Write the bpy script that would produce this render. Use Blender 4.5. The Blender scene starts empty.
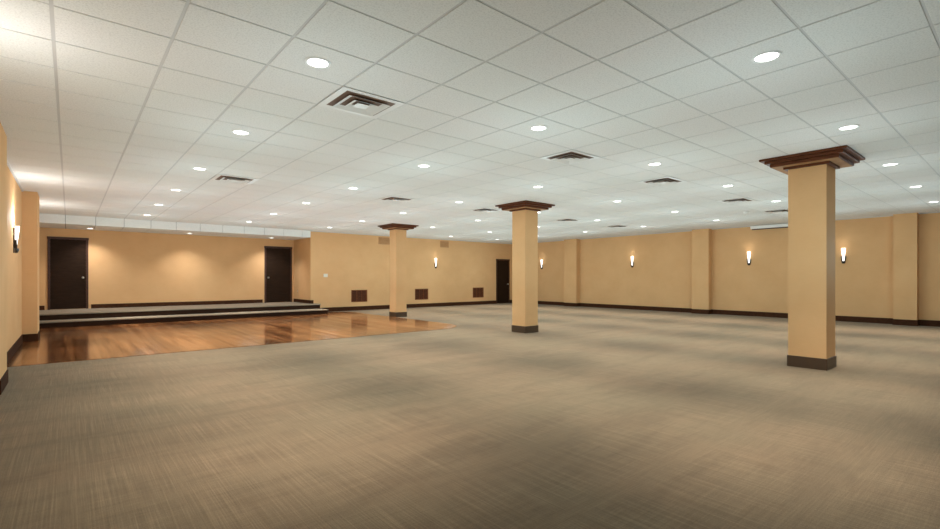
import bpy, bmesh, math, random
from mathutils import Vector, Matrix
random.seed(4)

S = bpy.context.scene
COL = S.collection

# ------------------------------------------------------------------ measures
YAW = 0.6994              # camera heading, clockwise from +Y
CAMZ = 1.205              # eye height
ZC = 2.825                # main ceiling
ZS = 2.600                # lower ceiling over the stage
UL, UR = -0.68, 16.38     # left / right wall
VN, VB = -5.2, 16.15      # wall behind the camera / back wall
US = 6.38                 # stage side wall
VS = 17.75                # wall behind the stage
ZT = 0.31                 # stage top
TU, TV = 0.617, 0.5555    # ceiling tile
OU, OV = -0.70, 0.987

# ------------------------------------------------------------------ camera
cam = bpy.data.cameras.new('camera')
cam.sensor_width = 36.0
cam.lens = 476.0 / 940.0 * 36.0
cam.shift_y = 13.25 / 940.0
cam.clip_start = 0.02
cam_ob = bpy.data.objects.new('camera', cam)
COL.objects.link(cam_ob)
cam_ob.location = (0, 0, CAMZ)
cam_ob.rotation_euler = (math.pi / 2, 0, -YAW)
S.camera = cam_ob

# ------------------------------------------------------------------ world, exposure
w = bpy.data.worlds.new('world')
S.world = w
w.use_nodes = True
w.node_tree.nodes['Background'].inputs[0].default_value = (0.8, 0.85, 0.9, 1)
w.node_tree.nodes['Background'].inputs[1].default_value = 0.3
S.view_settings.view_transform = 'Standard'
S.view_settings.look = 'None'
S.view_settings.gamma = 1.0
S.view_settings.use_curve_mapping = False
S.view_settings.exposure = 0.18

P_DOWN = 335.0             # each recessed light, beam to the floor
P_STAGE = 115.0
P_FILL = 20.5             # added unseen point below each recessed light, wide glow to lift the ceiling
P_SCONCE = 0.5
DOWN_COL = (1.0, 0.94, 0.86)
FILL_COL = (0.73, 0.94, 1.0)
SCONCE_COL = (1.0, 0.94, 0.84)

# ------------------------------------------------------------------ materials
def mat(name, color=(0.8, 0.8, 0.8), rough=0.6, spec=0.4, metal=0.0):
    m = bpy.data.materials.new(name)
    m.use_nodes = True
    b = m.node_tree.nodes['Principled BSDF']
    b.inputs['Base Color'].default_value = (*color, 1)
    b.inputs['Roughness'].default_value = rough
    b.inputs['Specular IOR Level'].default_value = spec
    b.inputs['Metallic'].default_value = metal
    return m, m.node_tree, b

def node(t, kind, **kw):
    n = t.nodes.new(kind)
    for k, v in kw.items():
        setattr(n, k, v)
    return n

def coords(t, scale=(1, 1, 1), rot=(0, 0, 0)):
    tc = node(t, 'ShaderNodeTexCoord')
    mp = node(t, 'ShaderNodeMapping')
    mp.inputs['Scale'].default_value = scale
    mp.inputs['Rotation'].default_value = rot
    t.links.new(tc.outputs['Object'], mp.inputs['Vector'])
    return mp.outputs['Vector']

def noise(t, vec, scale=5.0, detail=2.0, rough=0.5):
    n = node(t, 'ShaderNodeTexNoise')
    n.inputs['Scale'].default_value = scale
    n.inputs['Detail'].default_value = detail
    n.inputs['Roughness'].default_value = rough
    t.links.new(vec, n.inputs['Vector'])
    return n.outputs['Fac']

def ramp(t, fac, stops):
    r = node(t, 'ShaderNodeValToRGB')
    els = r.color_ramp.elements
    while len(els) < len(stops):
        els.new(0.5)
    for e, (p, c) in zip(els, stops):
        e.position = p
        e.color = (*c, 1)
    t.links.new(fac, r.inputs['Fac'])
    return r.outputs['Color']

def mix(t, fac, a, b, blend='MIX'):
    m = node(t, 'ShaderNodeMix', data_type='RGBA', blend_type=blend)
    for sock, val in ((m.inputs[0], fac), (m.inputs[6], a), (m.inputs[7], b)):
        if hasattr(val, 'links') or hasattr(val, 'is_linked'):
            t.links.new(val, sock)
        elif isinstance(val, (int, float)):
            sock.default_value = val
        else:
            sock.default_value = (*val, 1)
    return m.outputs[2]

def bump(t, b, height, strength=0.2, dist=0.005):
    n = node(t, 'ShaderNodeBump')
    n.inputs['Strength'].default_value = strength
    n.inputs['Distance'].default_value = dist
    t.links.new(height, n.inputs['Height'])
    t.links.new(n.outputs['Normal'], b.inputs['Normal'])

# wall: tan vinyl wallpaper
M_WALL, t, b = mat('wall_tan', (0.60, 0.40, 0.205), 0.8, 0.1)
v = coords(t)
n1 = noise(t, v, 1.6, 3, 0.6)
c1 = ramp(t, n1, [(0.3, (0.665, 0.384, 0.180)), (0.7, (0.715, 0.430, 0.210))])
v2 = coords(t, (1, 1, 30))
n2 = noise(t, v2, 9, 3, 0.6)
c2 = mix(t, 0.12, c1, ramp(t, n2, [(0.3, (0.50, 0.31, 0.14)), (0.7, (0.74, 0.49, 0.25))]))
t.links.new(c2, b.inputs['Base Color'])
bump(t, b, noise(t, v, 160, 2), 0.12, 0.002)

# carpet: brown-grey woven broadloom with fine lengthwise striations
M_CARPET, t, b = mat('carpet_taupe', (0.25, 0.19, 0.13), 0.95, 0.08)
lines = noise(t, coords(t, (120, 1.3, 1)), 1.0, 3, 0.7)
cross = noise(t, coords(t, (2.0, 110, 1)), 1.0, 3, 0.7)
blot = noise(t, coords(t, (0.55, 0.55, 1)), 1.0, 3, 0.55)
fine = noise(t, coords(t), 150.0, 2, 0.7)
ca = ramp(t, lines, [(0.33, (0.040, 0.027, 0.016)), (0.5, (0.140, 0.104, 0.069)), (0.67, (0.320, 0.254, 0.180))])
cb = ramp(t, cross, [(0.33, (0.056, 0.040, 0.025)), (0.5, (0.138, 0.104, 0.070)), (0.67, (0.264, 0.208, 0.146))])
cc = mix(t, 0.42, ca, cb)
cd = mix(t, 0.55, cc, ramp(t, blot, [(0.35, (0.176, 0.114, 0.074)), (0.65, (0.132, 0.115, 0.078))]), 'MIX')
ce = mix(t, 0.75, cc, cd)
cf = mix(t, 0.16, ce, ramp(t, fine, [(0.3, (0.09, 0.07, 0.045)), (0.7, (0.50, 0.41, 0.30))]))
wearn = noise(t, coords(t, (0.9, 3.2, 1), (0, 0, 0.25)), 1.0, 5, 0.7)
cf = mix(t, 0.34, cf, ramp(t, wearn, [(0.38, (0.50, 0.46, 0.42)), (0.5, (0.86, 0.83, 0.78)), (0.62, (1.0, 0.98, 0.94))]), 'MULTIPLY')
cf = mix(t, 1.0, cf, (1.08, 0.985, 0.86), 'MULTIPLY')
t.links.new(cf, b.inputs['Base Color'])
bump(t, b, fine, 0.35, 0.004)
b.inputs['Sheen Weight'].default_value = 0.17
b.inputs['Sheen Roughness'].default_value = 0.45
b.inputs['Sheen Tint'].default_value = (1.0, 0.90, 0.74, 1)

# dance floor: glossy strip parquet running along the room
M_WOOD, t, b = mat('wood_parquet', (0.30, 0.13, 0.05), 0.13, 0.5)
b.inputs['IOR'].default_value = 1.5
br = node(t, 'ShaderNodeTexBrick')
t.links.new(coords(t, (1, 1, 1), (0, 0, math.pi / 2)), br.inputs['Vector'])
br.offset = 0.37
br.inputs['Color1'].default_value = (0.34, 0.135, 0.048, 1)
br.inputs['Color2'].default_value = (0.085, 0.027, 0.009, 1)
br.inputs['Mortar'].default_value = (0.10, 0.04, 0.015, 1)
br.inputs['Scale'].default_value = 1.0
br.inputs['Mortar Size'].default_value = 0.0018
br.inputs['Mortar Smooth'].default_value = 0.3
br.inputs['Bias'].default_value = 0.0
br.inputs['Brick Width'].default_value = 0.95
br.inputs['Row Height'].default_value = 0.085
g = noise(t, coords(t, (5.5, 0.16, 1)), 1.0, 5, 0.75)
wc = mix(t, 0.55, br.outputs['Color'], ramp(t, g, [(0.42, (0.030, 0.009, 0.003)), (0.5, (0.17, 0.061, 0.020)), (0.58, (0.50, 0.215, 0.080))]))
pn = noise(t, coords(t, (0.75, 0.75, 1)), 1.0, 2)
wc = mix(t, 0.22, wc, ramp(t, pn, [(0.40, (0.08, 0.024, 0.008)), (0.60, (0.30, 0.12, 0.042))]))
t.links.new(wc, b.inputs['Base Color'])
wear = ramp(t, noise(t, coords(t, (7.0, 0.20, 1)), 1.0, 3, 0.6), [(0.42, (0.10, 0.10, 0.10)), (0.60, (0.62, 0.62, 0.62))])
t.links.new(wear, b.inputs['Specular IOR Level'])
bump(t, b, noise(t, coords(t, (9, 1.2, 1)), 1.0, 2), 0.05, 0.003)

# ceiling tile: white mineral fibre, fine fissures
M_TILE, t, b = mat('ceiling_tile', (0.80, 0.80, 0.77), 0.9, 0.1)
sp = noise(t, coords(t), 85, 3, 0.75)
tc_ = ramp(t, sp, [(0.38, (0.66, 0.66, 0.63)), (0.48, (0.81, 0.81, 0.78)), (0.66, (0.87, 0.87, 0.84))])
bl = noise(t, coords(t, (0.9, 0.9, 1)), 1.0, 2)
tc2 = mix(t, 0.35, tc_, ramp(t, bl, [(0.4, (0.80, 0.775, 0.75)), (0.6, (0.79, 0.815, 0.78))]))
t.links.new(tc2, b.inputs['Base Color'])
bump(t, b, sp, 0.25, 0.002)

M_TEE, _, _ = mat('tee_white', (0.60, 0.60, 0.58), 0.5, 0.3)
M_VOID, _, _ = mat('plenum_grey', (0.27, 0.27, 0.265), 0.9, 0.1)
M_WHITE, _, _ = mat('white_enamel', (0.80, 0.80, 0.77), 0.35, 0.4)
M_RING, _, _ = mat('trim_ring_white', (0.85, 0.85, 0.83), 0.4, 0.4)

# dark stained wood
def stained(name, lo, hi, rough=0.35, spec=0.3):
    m, t, b = mat(name, lo, rough, spec)
    n = noise(t, coords(t, (3, 3, 22)), 2.0, 3, 0.6)
    t.links.new(ramp(t, n, [(0.3, lo), (0.7, hi)]), b.inputs['Base Color'])
    return m
M_DARK = stained('capital_brown', (0.085, 0.025, 0.009), (0.145, 0.046, 0.018), 0.4, 0.15)
M_DOOR = stained('door_espresso', (0.017, 0.008, 0.004), (0.028, 0.014, 0.007), 0.6, 0.08)
M_FRAME = stained('door_frame_brown', (0.040, 0.014, 0.008), (0.070, 0.026, 0.013), 0.4)
M_RISER = stained('riser_dark', (0.020, 0.009, 0.005), (0.032, 0.015, 0.008), 0.7, 0.06)
M_BASE, t, b = mat('cove_base_brown', (0.062, 0.043, 0.030), 0.7, 0.06)
n = noise(t, coords(t), 14, 2)
t.links.new(ramp(t, n, [(0.3, (0.044, 0.016, 0.007)), (0.7, (0.066, 0.027, 0.013))]), b.inputs['Base Color'])
M_CBASE, _, _ = mat('column_base_taupe', (0.072, 0.042, 0.024), 0.4, 0.25)
M_SOFFIT = stained('capital_underside_tan', (0.36, 0.19, 0.085), (0.44, 0.25, 0.12), 0.6, 0.1)
M_GRILLE = stained('grille_brown', (0.150, 0.046, 0.018), (0.220, 0.072, 0.028), 0.5, 0.1)
M_GRILLE2 = stained('grille_tan', (0.46, 0.24, 0.10), (0.54, 0.30, 0.135), 0.5)
M_BLACK, _, _ = mat('duct_dark', (0.030, 0.014, 0.009), 0.7, 0.2)
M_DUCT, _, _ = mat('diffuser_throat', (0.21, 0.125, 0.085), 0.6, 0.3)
M_BRONZE, _, _ = mat('sconce_bronze', (0.030, 0.020, 0.014), 0.4, 0.5, 0.3)
M_METAL, _, _ = mat('satin_nickel', (0.62, 0.60, 0.56), 0.28, 0.5, 1.0)
M_IVORY, _, _ = mat('ivory_plastic', (0.72, 0.66, 0.54), 0.4, 0.4)
M_NOSE, t, b = mat('stage_carpet_lit', (0.36, 0.29, 0.21), 0.9, 0.1)  # room carpet made paler for treads, their lit look put in the colour
n = noise(t, coords(t), 90, 2)
t.links.new(ramp(t, n, [(0.3, (0.21, 0.165, 0.115)), (0.7, (0.32, 0.26, 0.19))]), b.inputs['Base Color'])

def emis(name, color, strength):
    m, t, b = mat(name, (0.9, 0.9, 0.9), 0.4)
    b.inputs['Emission Color'].default_value = (*color, 1)
    b.inputs['Emission Strength'].default_value = strength
    return m
M_LENS = emis('downlight_lens', (1.0, 0.99, 0.95), 5.0)
M_GLASS = emis('sconce_glass_lit', (1.0, 0.97, 0.90), 2.2)

# ------------------------------------------------------------------ mesh helpers
def bx(bm, x0, x1, y0, y1, z0, z1):
    vs = [bm.verts.new(p) for p in ((x0,y0,z0),(x1,y0,z0),(x1,y1,z0),(x0,y1,z0),(x0,y0,z1),(x1,y0,z1),(x1,y1,z1),(x0,y1,z1))]
    for f in ((0,3,2,1),(4,5,6,7),(0,1,5,4),(1,2,6,5),(2,3,7,6),(3,0,4,7)):
        bm.faces.new([vs[i] for i in f])

def box(*a):
    bm = bmesh.new(); bx(bm, *a); return bm

def lathe(bm, prof, seg=24, c=(0, 0), a0=0.0, a1=2 * math.pi):
    full = abs(a1 - a0 - 2 * math.pi) < 1e-6
    n = seg if full else seg + 1
    rings = []
    for r, z in prof:
        rings.append([bm.verts.new((c[0] + r * math.cos(a0 + (a1 - a0) * i / seg), c[1] + r * math.sin(a0 + (a1 - a0) * i / seg), z)) for i in range(n)])
    for k in range(len(rings) - 1):
        for i in range(seg):
            j = (i + 1) % n
            bm.faces.new((rings[k][i], rings[k][j], rings[k + 1][j], rings[k + 1][i]))
    return rings

def obj(name, bm, m, parent=None, bevel=0.0, smooth=False, loc=None):
    bmesh.ops.recalc_face_normals(bm, faces=bm.faces[:])
    me = bpy.data.meshes.new(name)
    bm.to_mesh(me); bm.free()
    if smooth:
        for p in me.polygons: p.use_smooth = True
    me.materials.append(m)
    o = bpy.data.objects.new(name, me)
    COL.objects.link(o)
    if parent is not None: o.parent = parent
    if loc is not None: o.location = loc
    if bevel:
        md = o.modifiers.new('bevel', 'BEVEL'); md.width = bevel; md.segments = 2; md.limit_method = 'ANGLE'
    return o

def thing(name, label, cat, loc=(0, 0, 0), rotz=0.0, group=None):
    o = bpy.data.objects.new(name, None)
    o.empty_display_size = 0.1
    COL.objects.link(o)
    o.location = loc; o.rotation_euler = (0, 0, rotz)
    o['label'] = label; o['category'] = cat
    if group: o['group'] = group
    return o

def struct(name, bm, m, **kw):
    o = obj(name, bm, m, **kw)
    if kw.get('parent') is None: o['kind'] = 'structure'
    return o

def copy_tree(o, parent=None):
    c = o.copy(); COL.objects.link(c)
    if parent is not None: c.parent = parent
    for ch in list(o.children): copy_tree(ch, c)
    return c

# ------------------------------------------------------------------ room shell
TH = 0.2
struct('floor', box(UL - TH, UR + TH, VN - TH, VB + TH, -0.12, 0.0), M_CARPET)
struct('wall_left', box(UL - TH, UL, VN, VS, 0, ZC + 0.1), M_WALL)
struct('wall_right', box(UR, UR + TH, VN, VB + TH, 0, ZC + 0.1), M_WALL)
struct('wall_near', box(UL, UR, VN - TH, VN, 0, ZC + 0.1), M_WALL)
struct('wall_stage', box(UL - TH, US, VS, VS + TH, 0, ZC + 0.1), M_WALL)
# back wall with the stage opening beside it: an L whose short leg is the stage's side wall
bm = bmesh.new()
pts = [(US, VS + TH), (US, VB), (UR, VB), (UR, VB + TH), (US + TH, VB + TH), (US + TH, VS + TH)]
lo = [bm.verts.new((x, y, 0)) for x, y in pts]; hi = [bm.verts.new((x, y, ZC + 0.1)) for x, y in pts]
for i in range(6):
    j = (i + 1) % 6; bm.faces.new((lo[i], lo[j], hi[j], hi[i]))
bm.faces.new(lo); bm.faces.new(hi)
wall_back = struct('wall_back', bm, M_WALL)

# pilasters of the side walls
def pilaster(wname, u0, u1, v0, v1, side):
    wall = bpy.data.objects[wname]
    p = obj('pilaster', box(u0, u1, v0, v1, 0, ZC), M_WALL, wall)
    bm = bmesh.new()
    e = 0.012
    if side > 0: bx(bm, u0 - e, u1, v0 - e, v1 + e, 0, 0.15)
    else: bx(bm, u0, u1 + e, v0 - e, v1 + e, 0, 0.15)
    obj('pilaster_base', bm, M_BASE, p, bevel=0.004)
for v0, v1 in ((-3.5, -3.05), (1.9, 2.35), (6.95, 7.5), (12.3, 12.95)):
    pilaster('wall_right', UR - 0.25, UR, v0, v1, 1)
for v0, v1, pr in ((-0.9, -0.3, 0.13), (6.85, 7.6, 0.13), (12.15, 12.9, 0.215)):
    pilaster('wall_left', UL, UL + pr, v0, v1, -1)

# baseboards
def baseboard(name, boxes, h=0.15):
    bm = bmesh.new()
    for u0, u1, v0, v1, z in boxes: bx(bm, u0, u1, v0, v1, z, z + h)
    return struct(name, bm, M_BASE, bevel=0.004)
D1 = (-0.47, 0.42); D2 = (5.33, 6.30); D3 = (15.17, 16.03)
T = 0.014
baseboard('baseboard_left', [(UL, UL + T, a, c, 0) for a, c in ((VN, -0.912), (-0.288, 6.838), (7.612, 12.138), (12.912, 15.14))])
baseboard('baseboard_right', [(UR - T, UR, a, c, 0) for a, c in ((VN + 0.02, -3.512), (-3.038, 1.888), (2.362, 6.938), (7.512, 12.288), (12.962, VB - T))])
baseboard('baseboard_back', [(6.575, D3[0] - 0.0, VB - T, VB, 0), (D3[1], UR, VB - T, VB, 0)])
baseboard('baseboard_near', [(UL, UR, VN, VN + T, 0)])
baseboard('baseboard_stage', [(D1[1] + 0.06, D2[0] - 0.06, VS - T, VS, ZT), (UL, D1[0] - 0.06, VS - T, VS, ZT),
                              (US - T, US, VB - T, VS - T, ZT), (US - T, US + 0.10, VB - T, VB, ZT)], 0.12)

# ------------------------------------------------------------------ ceiling
def tiles(bm, u0, u1, v0, v1, z, gu, gv, th=0.006):
    i0 = math.floor((u0 - OU) / TU); i1 = math.ceil((u1 - OU) / TU)
    j0 = math.floor((v0 - OV) / TV); j1 = math.ceil((v1 - OV) / TV)
    for i in range(i0, i1):
        for j in range(j0, j1):
            a = max(u0, OU + i * TU + gu); c = min(u1, OU + (i + 1) * TU - gu)
            d = max(v0, OV + j * TV + gv); e = min(v1, OV + (j + 1) * TV - gv)
            if c - a > 0.02 and e - d > 0.02:
                bx(bm, a, c, d, e, z, z + th)
bm = bmesh.new()
tiles(bm, UL, UR, VN, VB, ZC, 0.0105, 0.0085)
ceiling = struct('ceiling', bm, M_TILE)
bm = bmesh.new()
bx(bm, UL - TH, UR + TH, VN - TH, VB + 0.01, ZC + 0.006, ZC + 0.10)
bx(bm, UL - TH, US + 0.1, VB + 0.01, VS + TH, ZS + 0.006, ZS + 0.10)
obj('plenum_deck', bm, M_VOID, ceiling)
bm = bmesh.new()
i = 0
while OU + i * TU < UR:
    u = OU + i * TU
    if u > UL + 0.02: bx(bm, u - 0.0105, u + 0.0105, VN, VB, ZC + 0.003, ZC + 0.006)
    i += 1
j = math.ceil((VN - OV) / TV)
while OV + j * TV < VB:
    v = OV + j * TV
    bx(bm, UL, UR, v - 0.0085, v + 0.0085, ZC + 0.0032, ZC + 0.006)
    j += 1
# wall angle round the edge
for a in ((UL, UR, VN, VN + 0.022), (UL, UL + 0.022, VN, VB), (UR - 0.022, UR, VN, VB), (US, UR, VB - 0.022, VB)):
    bx(bm, *a, ZC - 0.018, ZC - 0.0005)
obj('ceiling_grid', bm, M_TEE, ceiling)
bm = bmesh.new()
tiles(bm, UL, US, VB + 0.02, VS, ZS, 0.006, 0.0045)
obj('stage_ceiling', bm, M_TILE, ceiling)
bm = bmesh.new()
i = 0
while OU + i * TU < US:
    a = max(UL, OU + i * TU + 0.005); c = min(US, OU + (i + 1) * TU - 0.005)
    bx(bm, a, c, VB, VB + 0.02, ZS, ZC); i += 1
obj('soffit', bm, M_TILE, ceiling)
obj('soffit_backing', box(UL, US, VB + 0.02, VB + 0.05, ZS + 0.005, ZC + 0.006), M_VOID, ceiling)

# ------------------------------------------------------------------ doors
def door(name, u0, u1, v, z, h, knob_side, handle_z=0.90, frame=0.055):
    # a dark flush door in the wall that faces -Y
    o = struct(name, box(u0 + frame, u1 - frame, v - 0.012, v + 0.03, z + 0.008, z + h - frame), M_DOOR)
    bm = bmesh.new()
    bx(bm, u0, u0 + frame, v - 0.028, v + 0.03, z, z + h)
    bx(bm, u1 - frame, u1, v - 0.028, v + 0.03, z, z + h)
    bx(bm, u0 - 0.01, u1 + 0.01, v - 0.034, v + 0.03, z + h - frame, z + h + 0.01)
    obj('door_frame', bm, M_FRAME, o, bevel=0.004)
    ku = u1 - frame - 0.07 if knob_side > 0 else u0 + frame + 0.07
    bm = bmesh.new()
    lathe(bm, [(0.0, 0), (0.032, 0), (0.032, 0.008), (0.012, 0.012), (0.012, 0.035), (0.027, 0.045), (0.030, 0.058), (0.022, 0.07), (0.0, 0.073)], 20)
    k = obj('door_knob', bm, M_METAL, o, smooth=True, loc=(ku, v - 0.012, z + handle_z))
    k.rotation_euler = (math.pi / 2, 0, 0)
    bm = bmesh.new()
    hu = u0 + frame - 0.008 if knob_side > 0 else u1 - frame - 0.004
    for hz in (0.25, 1.0, 1.75): bx(bm, hu, hu + 0.012, v - 0.020, v - 0.012, z + hz - 0.045, z + hz + 0.045)
    obj('hinges', bm, M_BRONZE, o)
    return o
door('door_1', D1[0], D1[1], VS, ZT, 2.04, 1)
door('door_2', D2[0], D2[1], VS, ZT, 2.02, -1)
door('door_3', D3[0], D3[1], VB, 0.0, 2.07, 1)

# ------------------------------------------------------------------ dance floor (rounded front corner) and stage
bm = bmesh.new()
R = 0.95
U1, V0, V1 = 7.58, 8.93, 15.12
out = [(UL + T, V0)]
for k in range(13):
    a = -math.pi / 2 + (math.pi / 2) * k / 12
    out.append((U1 - R + R * math.cos(a), V0 + R + R * math.sin(a)))
V1b = 16.0
for k in range(13):
    a = (math.pi / 2) * k / 12
    out.append((U1 - R + R * math.cos(a), V1b - R + R * math.sin(a)))
out += [(6.62, V1b), (6.62, V1), (UL + T, V1)]
lo = [bm.verts.new((x, y, 0.0)) for x, y in out]; hi = [bm.verts.new((x, y, 0.006)) for x, y in out]
bm.faces.new(hi); bm.faces.new(lo)
for i in range(len(out)):
    j = (i + 1) % len(out); bm.faces.new((lo[i], lo[j], hi[j], hi[i]))
df = obj('dance_floor', bm, M_WOOD)
df['label'] = 'glossy reddish brown wood dance floor with a rounded corner in front of the stage'
df['category'] = 'dance floor'

VF1, VF2 = 15.14, 15.72          # fronts of the lower and the upper step
UE = 6.57
st = thing('stage', 'low carpeted stage with two dark-fronted steps along the left back wall', 'stage', (0, 0, 0))
bm = bmesh.new(); bx(bm, UL + 0.001, UE, VF1 + 0.02, VF2 + 0.02, 0.0, 0.125)
obj('lower_riser', bm, M_RISER, st)
bm = bmesh.new(); bx(bm, UL + 0.001, UE + 0.02, VF1, VF2 + 0.02, 0.125, 0.155)
obj('lower_tread', bm, M_NOSE, st, bevel=0.006)
bm = bmesh.new()
bx(bm, UL + 0.001, UE - 0.02, VF2 + 0.02, VB - T - 0.001, 0.155, 0.28); bx(bm, UL + 0.001, US - 0.001, VB - T, VS - 0.001, 0.0, 0.28)
obj('upper_riser', bm, M_RISER, st)
bm = bmesh.new()
bx(bm, UL + 0.001, UE, VF2, VB - 0.001, 0.28, 0.31); bx(bm, UL + 0.001, US - 0.001, VB - 0.001, VS - 0.001, 0.28, 0.31)
obj('stage_deck', bm, M_NOSE, st, bevel=0.005)

# ------------------------------------------------------------------ columns
def column(u, v, label, h=0.215):
    c = thing('column', label, 'column', (u, v, 0), 0, 'square tan columns with wooden capitals')
    obj('shaft', box(-h, h, -h, h, 0.0, ZC), M_WALL, c)
    e = h + 0.012
    obj('base_trim', box(-e, e, -e, e, 0, 0.15), M_CBASE, c, bevel=0.004)
    bm = bmesh.new()
    for ov, za, zb in ((0.27, 0.0, 0.030), (0.22, 0.030, 0.068), (0.17, 0.068, 0.110)):
        q = h + ov; bx(bm, -q, q, -q, q, ZC - zb, ZC - za - (0.0005 if za == 0 else 0))
    obj('capital', bm, M_DARK, c, bevel=0.005)
    q = h + 0.155
    obj('capital_soffit', box(-q, q, -q, q, ZC - 0.114, ZC - 0.109), M_SOFFIT, c)
    q = h + 0.045
    obj('neck_moulding', box(-q, q, -q, q, ZC - 0.144, ZC - 0.114), M_DARK, c, bevel=0.004)
    return c
column(7.732, 1.965, 'large square tan column at right, nearest the camera, with a stepped dark wood capital')
column(7.762, 7.325, 'middle square tan column with dark wood capital, between the other two', 0.200)
column(7.80, 12.74, 'small far square tan column at the edge of the wood dance floor', 0.188)

# ------------------------------------------------------------------ wall grilles
def grille(u0, u1, z0, z1, label, m, horiz, group):
    g = thing('wall_grille', label, 'vent', ((u0 + u1) / 2, VB, z0), 0, group)
    W = (u1 - u0) / 2; Hh = z1 - z0; f = 0.028
    bm = bmesh.new()
    bx(bm, -W, -W + f, -0.018, 0, 0, Hh); bx(bm, W - f, W, -0.018, 0, 0, Hh)
    bx(bm, -W + f, W - f, -0.018, 0, 0, f); bx(bm, -W + f, W - f, -0.018, 0, Hh - f, Hh)
    obj('grille_frame', bm, m, g, bevel=0.003)
    obj('grille_backing', box(-W + f, W - f, -0.003, 0, f, Hh - f), M_BLACK if not horiz else m, g)
    bm = bmesh.new()
    if horiz:
        n = int((Hh - 2 * f) / 0.022)
        for k in range(n):
            z = f + (Hh - 2 * f) * (k + 0.2) / n
            bx(bm, -W + f, W - f, -0.014, -0.003, z, z + 0.012)
    else:
        n = 3
        for k in range(n):                       # louvre banks between mullions
            a = -W + f + (2 * W - 2 * f) * k / n; c = -W + f + (2 * W - 2 * f) * (k + 1) / n
            bx(bm, c - 0.016, c, -0.017, -0.003, f, Hh - f)
            mm = 5
            for q in range(mm):
                x = a + (c - a - 0.016) * (q + 0.35) / mm
                bx(bm, x, x + 0.010, -0.014, -0.003, f, Hh - f)
    obj('slats', bm, m, g)
G1 = 'brown return air grilles low on the back wall'
grille(7.90, 8.54, 0.315, 0.755, 'brown slatted wall grille low on back wall, nearest the stage', M_GRILLE, False, G1)
grille(10.68, 11.32, 0.315, 0.755, 'brown slatted wall grille low on back wall, just right of the far column', M_GRILLE, False, G1)
grille(13.75, 14.38, 0.32, 0.765, 'brown slatted wall grille low on back wall, beside the far door', M_GRILLE, False, G1)
G2 = 'tan grilles high on the back wall'
grille(9.02, 9.62, 2.49, 2.75, 'tan grille high on back wall, partly behind the far column', M_GRILLE2, True, G2)
grille(11.94, 12.39, 2.49, 2.75, 'tan grille high on back wall above the wall light', M_GRILLE2, True, G2)

# ------------------------------------------------------------------ sconces
def sconce_proto():
    # built facing -Y: wall plane at y = 0, z = 0 at the foot
    s = thing('wall_sconce', '', 'wall light')
    bm = bmesh.new()
    bx(bm, -0.026, 0.026, -0.016, 0, 0.0, 0.40)
    obj('back_plate', bm, M_BRONZE, s, bevel=0.004)
    bm = bmesh.new()        # glass: half-round tapering shade
    prof = [(0.016, 0.045), (0.021, 0.12), (0.032, 0.22), (0.044, 0.32), (0.051, 0.42)]
    rg = lathe(bm, prof, 16, (0, -0.022), math.pi, 2 * math.pi)
    for a, b_ in zip(rg[:-1], rg[1:]):
        bm.faces.new((a[0], b_[0], b_[-1], a[-1]))
    bm.faces.new(rg[0]); bm.faces.new(rg[-1])
    obj('glass_shade', bm, M_GLASS, s, smooth=False)
    bm = bmesh.new()        # bronze cup and two straps that hold the glass
    lathe(bm, [(0.0, -0.005), (0.030, 0.0), (0.044, 0.03), (0.046, 0.07), (0.040, 0.07), (0.034, 0.04)], 16, (0, -0.022), math.pi, 2 * math.pi)
    for sx in (-1, 1):
        for k in range(6):
            z = 0.07 + 0.022 * k; x = sx * (0.040 + 0.0012 * k)
            bx(bm, x - 0.010, x + 0.010, -0.045, -0.012, z - 0.001, z + 0.023)
    obj('cup_bracket', bm, M_BRONZE, s)
    return s
def sconce(x, y, z, rot, label, power=P_SCONCE, first=[None]):
    if first[0] is None:
        s = sconce_proto(); first[0] = s
    else:
        s = copy_tree(first[0])
    s.location = (x, y, z); s.rotation_euler = (0, 0, rot)
    s['label'] = label; s['group'] = 'tapered glass wall lights'
    L = bpy.data.lights.new('sconce_bulb', 'POINT')
    L.energy = power; L.color = SCONCE_COL if power < 5 else (0.93, 0.98, 1.0); L.shadow_soft_size = 0.03
    lo = bpy.data.objects.new('sconce_bulb', L); COL.objects.link(lo)
    n = Vector((math.sin(rot), -math.cos(rot), 0))
    lo.location = Vector((x, y, z + 0.56)) + n * 0.18
    lo['kind'] = 'light'
    return s
ZW = 1.60
sconce(9.72, VB, ZW, 0, 'lit glass wall light on the back wall, hidden mostly behind the far column')
sconce(11.70, VB, ZW, 0, 'lit glass wall light on the back wall between two brown grilles')
sconce(UR, 14.40, ZW, -math.pi / 2, 'lit glass wall light on right wall, just right of the middle column')
sconce(UR, 9.87, ZW, -math.pi / 2, 'lit glass wall light on right wall, alone between two pilasters')
sconce(UR, 5.81, ZW, -math.pi / 2, 'lit glass wall light on right wall, left of the nearest column')
sconce(UR, 3.42, ZW, -math.pi / 2, 'lit glass wall light on right wall, right of the nearest column')
sconce(UL, 10.4, ZW, math.pi / 2, 'bright glass wall light on the left wall, seen from the side', 16.0)
sconce(UL, 4.3, ZW, math.pi / 2, 'glass wall light on left wall nearer the camera', 16.0)
sconce(UL, 13.9, ZW, math.pi / 2, 'glass wall light on left wall beyond the far pilaster', 16.0)

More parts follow.
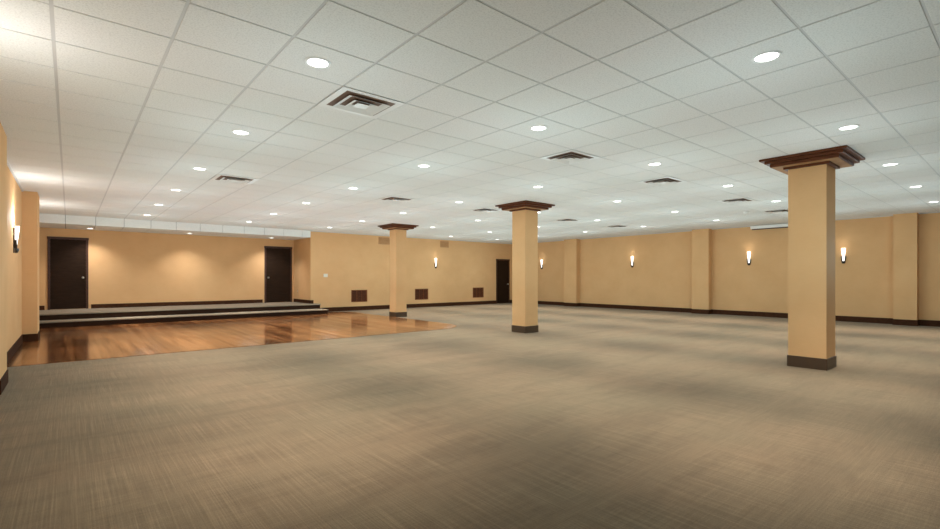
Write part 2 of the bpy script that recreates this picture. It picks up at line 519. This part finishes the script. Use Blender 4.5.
# ------------------------------------------------------------------ recessed lights
def lamp(kind, name, loc, energy, color, size=0.05, **kw):
    L = bpy.data.lights.new(name, kind)
    L.energy = energy; L.color = color; L.shadow_soft_size = size
    for k, v in kw.items(): setattr(L, k, v)
    o = bpy.data.objects.new(name, L); COL.objects.link(o); o.location = loc
    return o
proto = thing('recessed_light', '', 'ceiling light')
bm = bmesh.new()
lathe(bm, [(0.075, -0.004), (0.081, -0.008), (0.094, -0.006), (0.098, 0.0)], 32)
obj('trim_ring', bm, M_RING, proto, smooth=True)
bm = bmesh.new()
rg = lathe(bm, [(0.076, -0.003), (0.055, -0.006), (0.025, -0.008)], 32); bm.faces.new(rg[-1])
obj('lens', bm, M_LENS, proto, smooth=True)
used = [False]
ORD = ['first', 'second', 'third', 'fourth', 'fifth', 'sixth', 'seventh', 'eighth', 'ninth', 'tenth']
def recessed(u, v, z, label, p=P_DOWN, fill=P_FILL, spread=71, blend=1.0, col=DOWN_COL):
    o = proto if not used[0] else copy_tree(proto)
    used[0] = True
    o.location = (u, v, z); o['label'] = label; o['group'] = 'round recessed ceiling lights'
    lamp('SPOT', 'downlight_beam', (u, v, z - 0.02), p, col, 0.07, spot_size=math.radians(spread), spot_blend=blend)
    if fill: lamp('POINT', 'ceiling_fill', (u, v, z - 1.25), fill, FILL_COL, 0.3)  # added unseen fill lamp well below the fixture, brightens the ceiling
US_ = [1.46, 3.92, 6.375, 8.87, 11.36, 13.86]
VS_ = [14.63, 12.43, 10.17, 7.94, 5.70, 3.49, 1.31]
# as-built offsets from the regular grid
AS = {(0,0):(1.53,14.75),(0,1):(1.51,12.50),(0,2):(1.50,10.2),(0,3):(1.48,7.99),(0,4):(1.46,5.70),(0,5):(1.43,3.48),
      (1,0):(3.97,14.64),(1,1):(3.96,12.45),(1,5):(3.88,3.46),(1,6):(3.91,1.27),(2,0):(6.39,14.60),(2,1):(6.39,12.38),
      (3,1):(8.89,12.42),(3,2):(8.81,10.13),(3,6):(8.97,1.34),(2,6):(6.42,1.30),(4,5):(11.41,3.53),(4,6):(11.50,1.37),
      (5,3):(13.83,7.95),(5,4):(13.93,5.79),(5,2):(13.91,10.22),(5,6):(14.09,1.40),(5,0):(13.79,14.61),(4,0):(11.38,14.68)}
for i, u in enumerate(US_):
    for j, v in enumerate(VS_):
        if (i, j) == (0, 6): continue
        a, c = AS.get((i, j), (u, v))
        recessed(a, c, ZC, 'round lit ceiling light, %s row from the left wall, %s from the back' % (ORD[i], ORD[j]))
for u, v, l in ((0.44, 17.22, 'round ceiling light over the stage, above the left stage door'),
                (2.87, 17.05, 'round ceiling light over the middle of the stage back wall'),
                (5.38, 17.15, 'round ceiling light over the stage beside the right stage door')):
    recessed(u, v, ZS, l, P_STAGE, 0, 120, 0.85, (0.96, 0.98, 1.0))

# ------------------------------------------------------------------ ceiling air diffusers
def frustum(bm, r0, z0, r1, z1, th=0.003):
    # square ring blade from half-size r0 at z0 to r1 at z1, closed with a thickness
    sx = (-1, 1, 1, -1); sy = (-1, -1, 1, 1)
    q = []
    for r, z in ((r0, z0), (r1, z1), (r1 - th, z1), (r0 - th, z0)):
        q.append([bm.verts.new((sx[i] * r * TU / 0.60, sy[i] * r * TV / 0.60, z)) for i in range(4)])
    for k in range(4):
        a, b_ = q[k], q[(k + 1) % 4]
        for i in range(4):
            j = (i + 1) % 4
            bm.faces.new((a[i], a[j], b_[j], b_[i]))
dproto = thing('air_diffuser', '', 'vent')
sq = lambda r: (-r * TU / 0.6, r * TU / 0.6, -r * TV / 0.6, r * TV / 0.6)
bm = bmesh.new()
frustum(bm, 0.298, -0.002, 0.298, -0.006, 0.060)
obj('diffuser_frame', bm, M_WHITE, dproto)
for ra, rb, z1 in ((0.150, 0.200, -0.026), (0.070, 0.122, -0.029)):
    bm = bmesh.new()
    frustum(bm, ra, -0.004, rb, z1)
    obj('louvre_ring', bm, M_WHITE, dproto)
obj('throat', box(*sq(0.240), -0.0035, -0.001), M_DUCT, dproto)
obj('centre_plate', box(*sq(0.060), -0.026, -0.022), M_WHITE, dproto)
du = [(2.02, 'first'), (4.99, 'second'), (7.46, 'third'), (10.53, 'fourth'), (13.1, 'fifth')]
first = True
for rv, rn in ((3.95, 'nearer'), (8.37, 'farther')):
    for u, on in du:
        # centre on the tile it replaces
        cu = OU + (math.floor((u - OU) / TU) + 0.5) * TU
        cv = OV + (math.floor((rv - OV) / TV) + 0.5) * TV
        o = dproto if first else copy_tree(dproto)
        first = False
        o.location = (cu, cv, ZC)
        o['label'] = 'square ceiling air diffuser, %s from the left in the %s row' % (on, rn)
        o['group'] = 'square ceiling air diffusers'

# ------------------------------------------------------------------ small things
for u, v, l in ((12.72, 4.58, 'small white smoke detector on the ceiling left of the nearest column'),
                (8.23, 11.28, 'small white smoke detector on the ceiling just right of the far column')):
    d = thing('smoke_detector', l, 'smoke detector', (u, v, ZC))
    bm = bmesh.new(); rg = lathe(bm, [(0.070, 0.0), (0.072, -0.012), (0.060, -0.020)], 28); bm.faces.new(rg[-1])
    obj('detector_base', bm, M_RING, d, smooth=False)
    bm = bmesh.new(); rg = lathe(bm, [(0.048, -0.020), (0.045, -0.038), (0.030, -0.044)], 28); bm.faces.new(rg[-1])
    obj('detector_head', bm, M_WHITE, d)

# pull-down screen case high on the right wall
sc = thing('projection_screen', 'long white pull-down screen case high on right wall behind the nearest column', 'projection screen', (UR - 0.12, 4.75, ZC - 0.13))
obj('screen_case', box(-0.055, 0.055, -0.97, 0.97, 0.02, 0.115), M_WHITE, sc, bevel=0.01)
obj('bottom_bar', box(-0.03, 0.03, -0.93, 0.93, -0.005, 0.02), M_BRONZE, sc)
for s_ in (-1, 1): obj('screen_bracket', box(-0.05, 0.12, s_ * 0.95 - 0.012, s_ * 0.95 + 0.012, 0.115, 0.128), M_WHITE, sc)

# switch plate and outlet
sw = thing('light_switch', 'ivory light switch plate on the back wall right of the stage', 'switch', (6.92, VB, 1.285))
obj('switch_plate', box(-0.075, 0.075, -0.007, 0, -0.06, 0.06), M_IVORY, sw, bevel=0.002)
for x in (-0.045, 0.0, 0.045): obj('toggle', box(x - 0.006, x + 0.006, -0.016, -0.007, -0.012, 0.012), M_WHITE, sw)
ou = thing('power_outlet', 'small outlet plate low on the side wall of the stage', 'outlet', (US, 17.35, 0.72), -math.pi / 2)
obj('outlet_plate', box(-0.036, 0.036, -0.006, 0, -0.058, 0.058), M_GRILLE2, ou, bevel=0.002)
for z in (-0.024, 0.024): obj('outlet_socket', box(-0.014, 0.014, -0.009, -0.006, z - 0.013, z + 0.013), M_IVORY, ou)
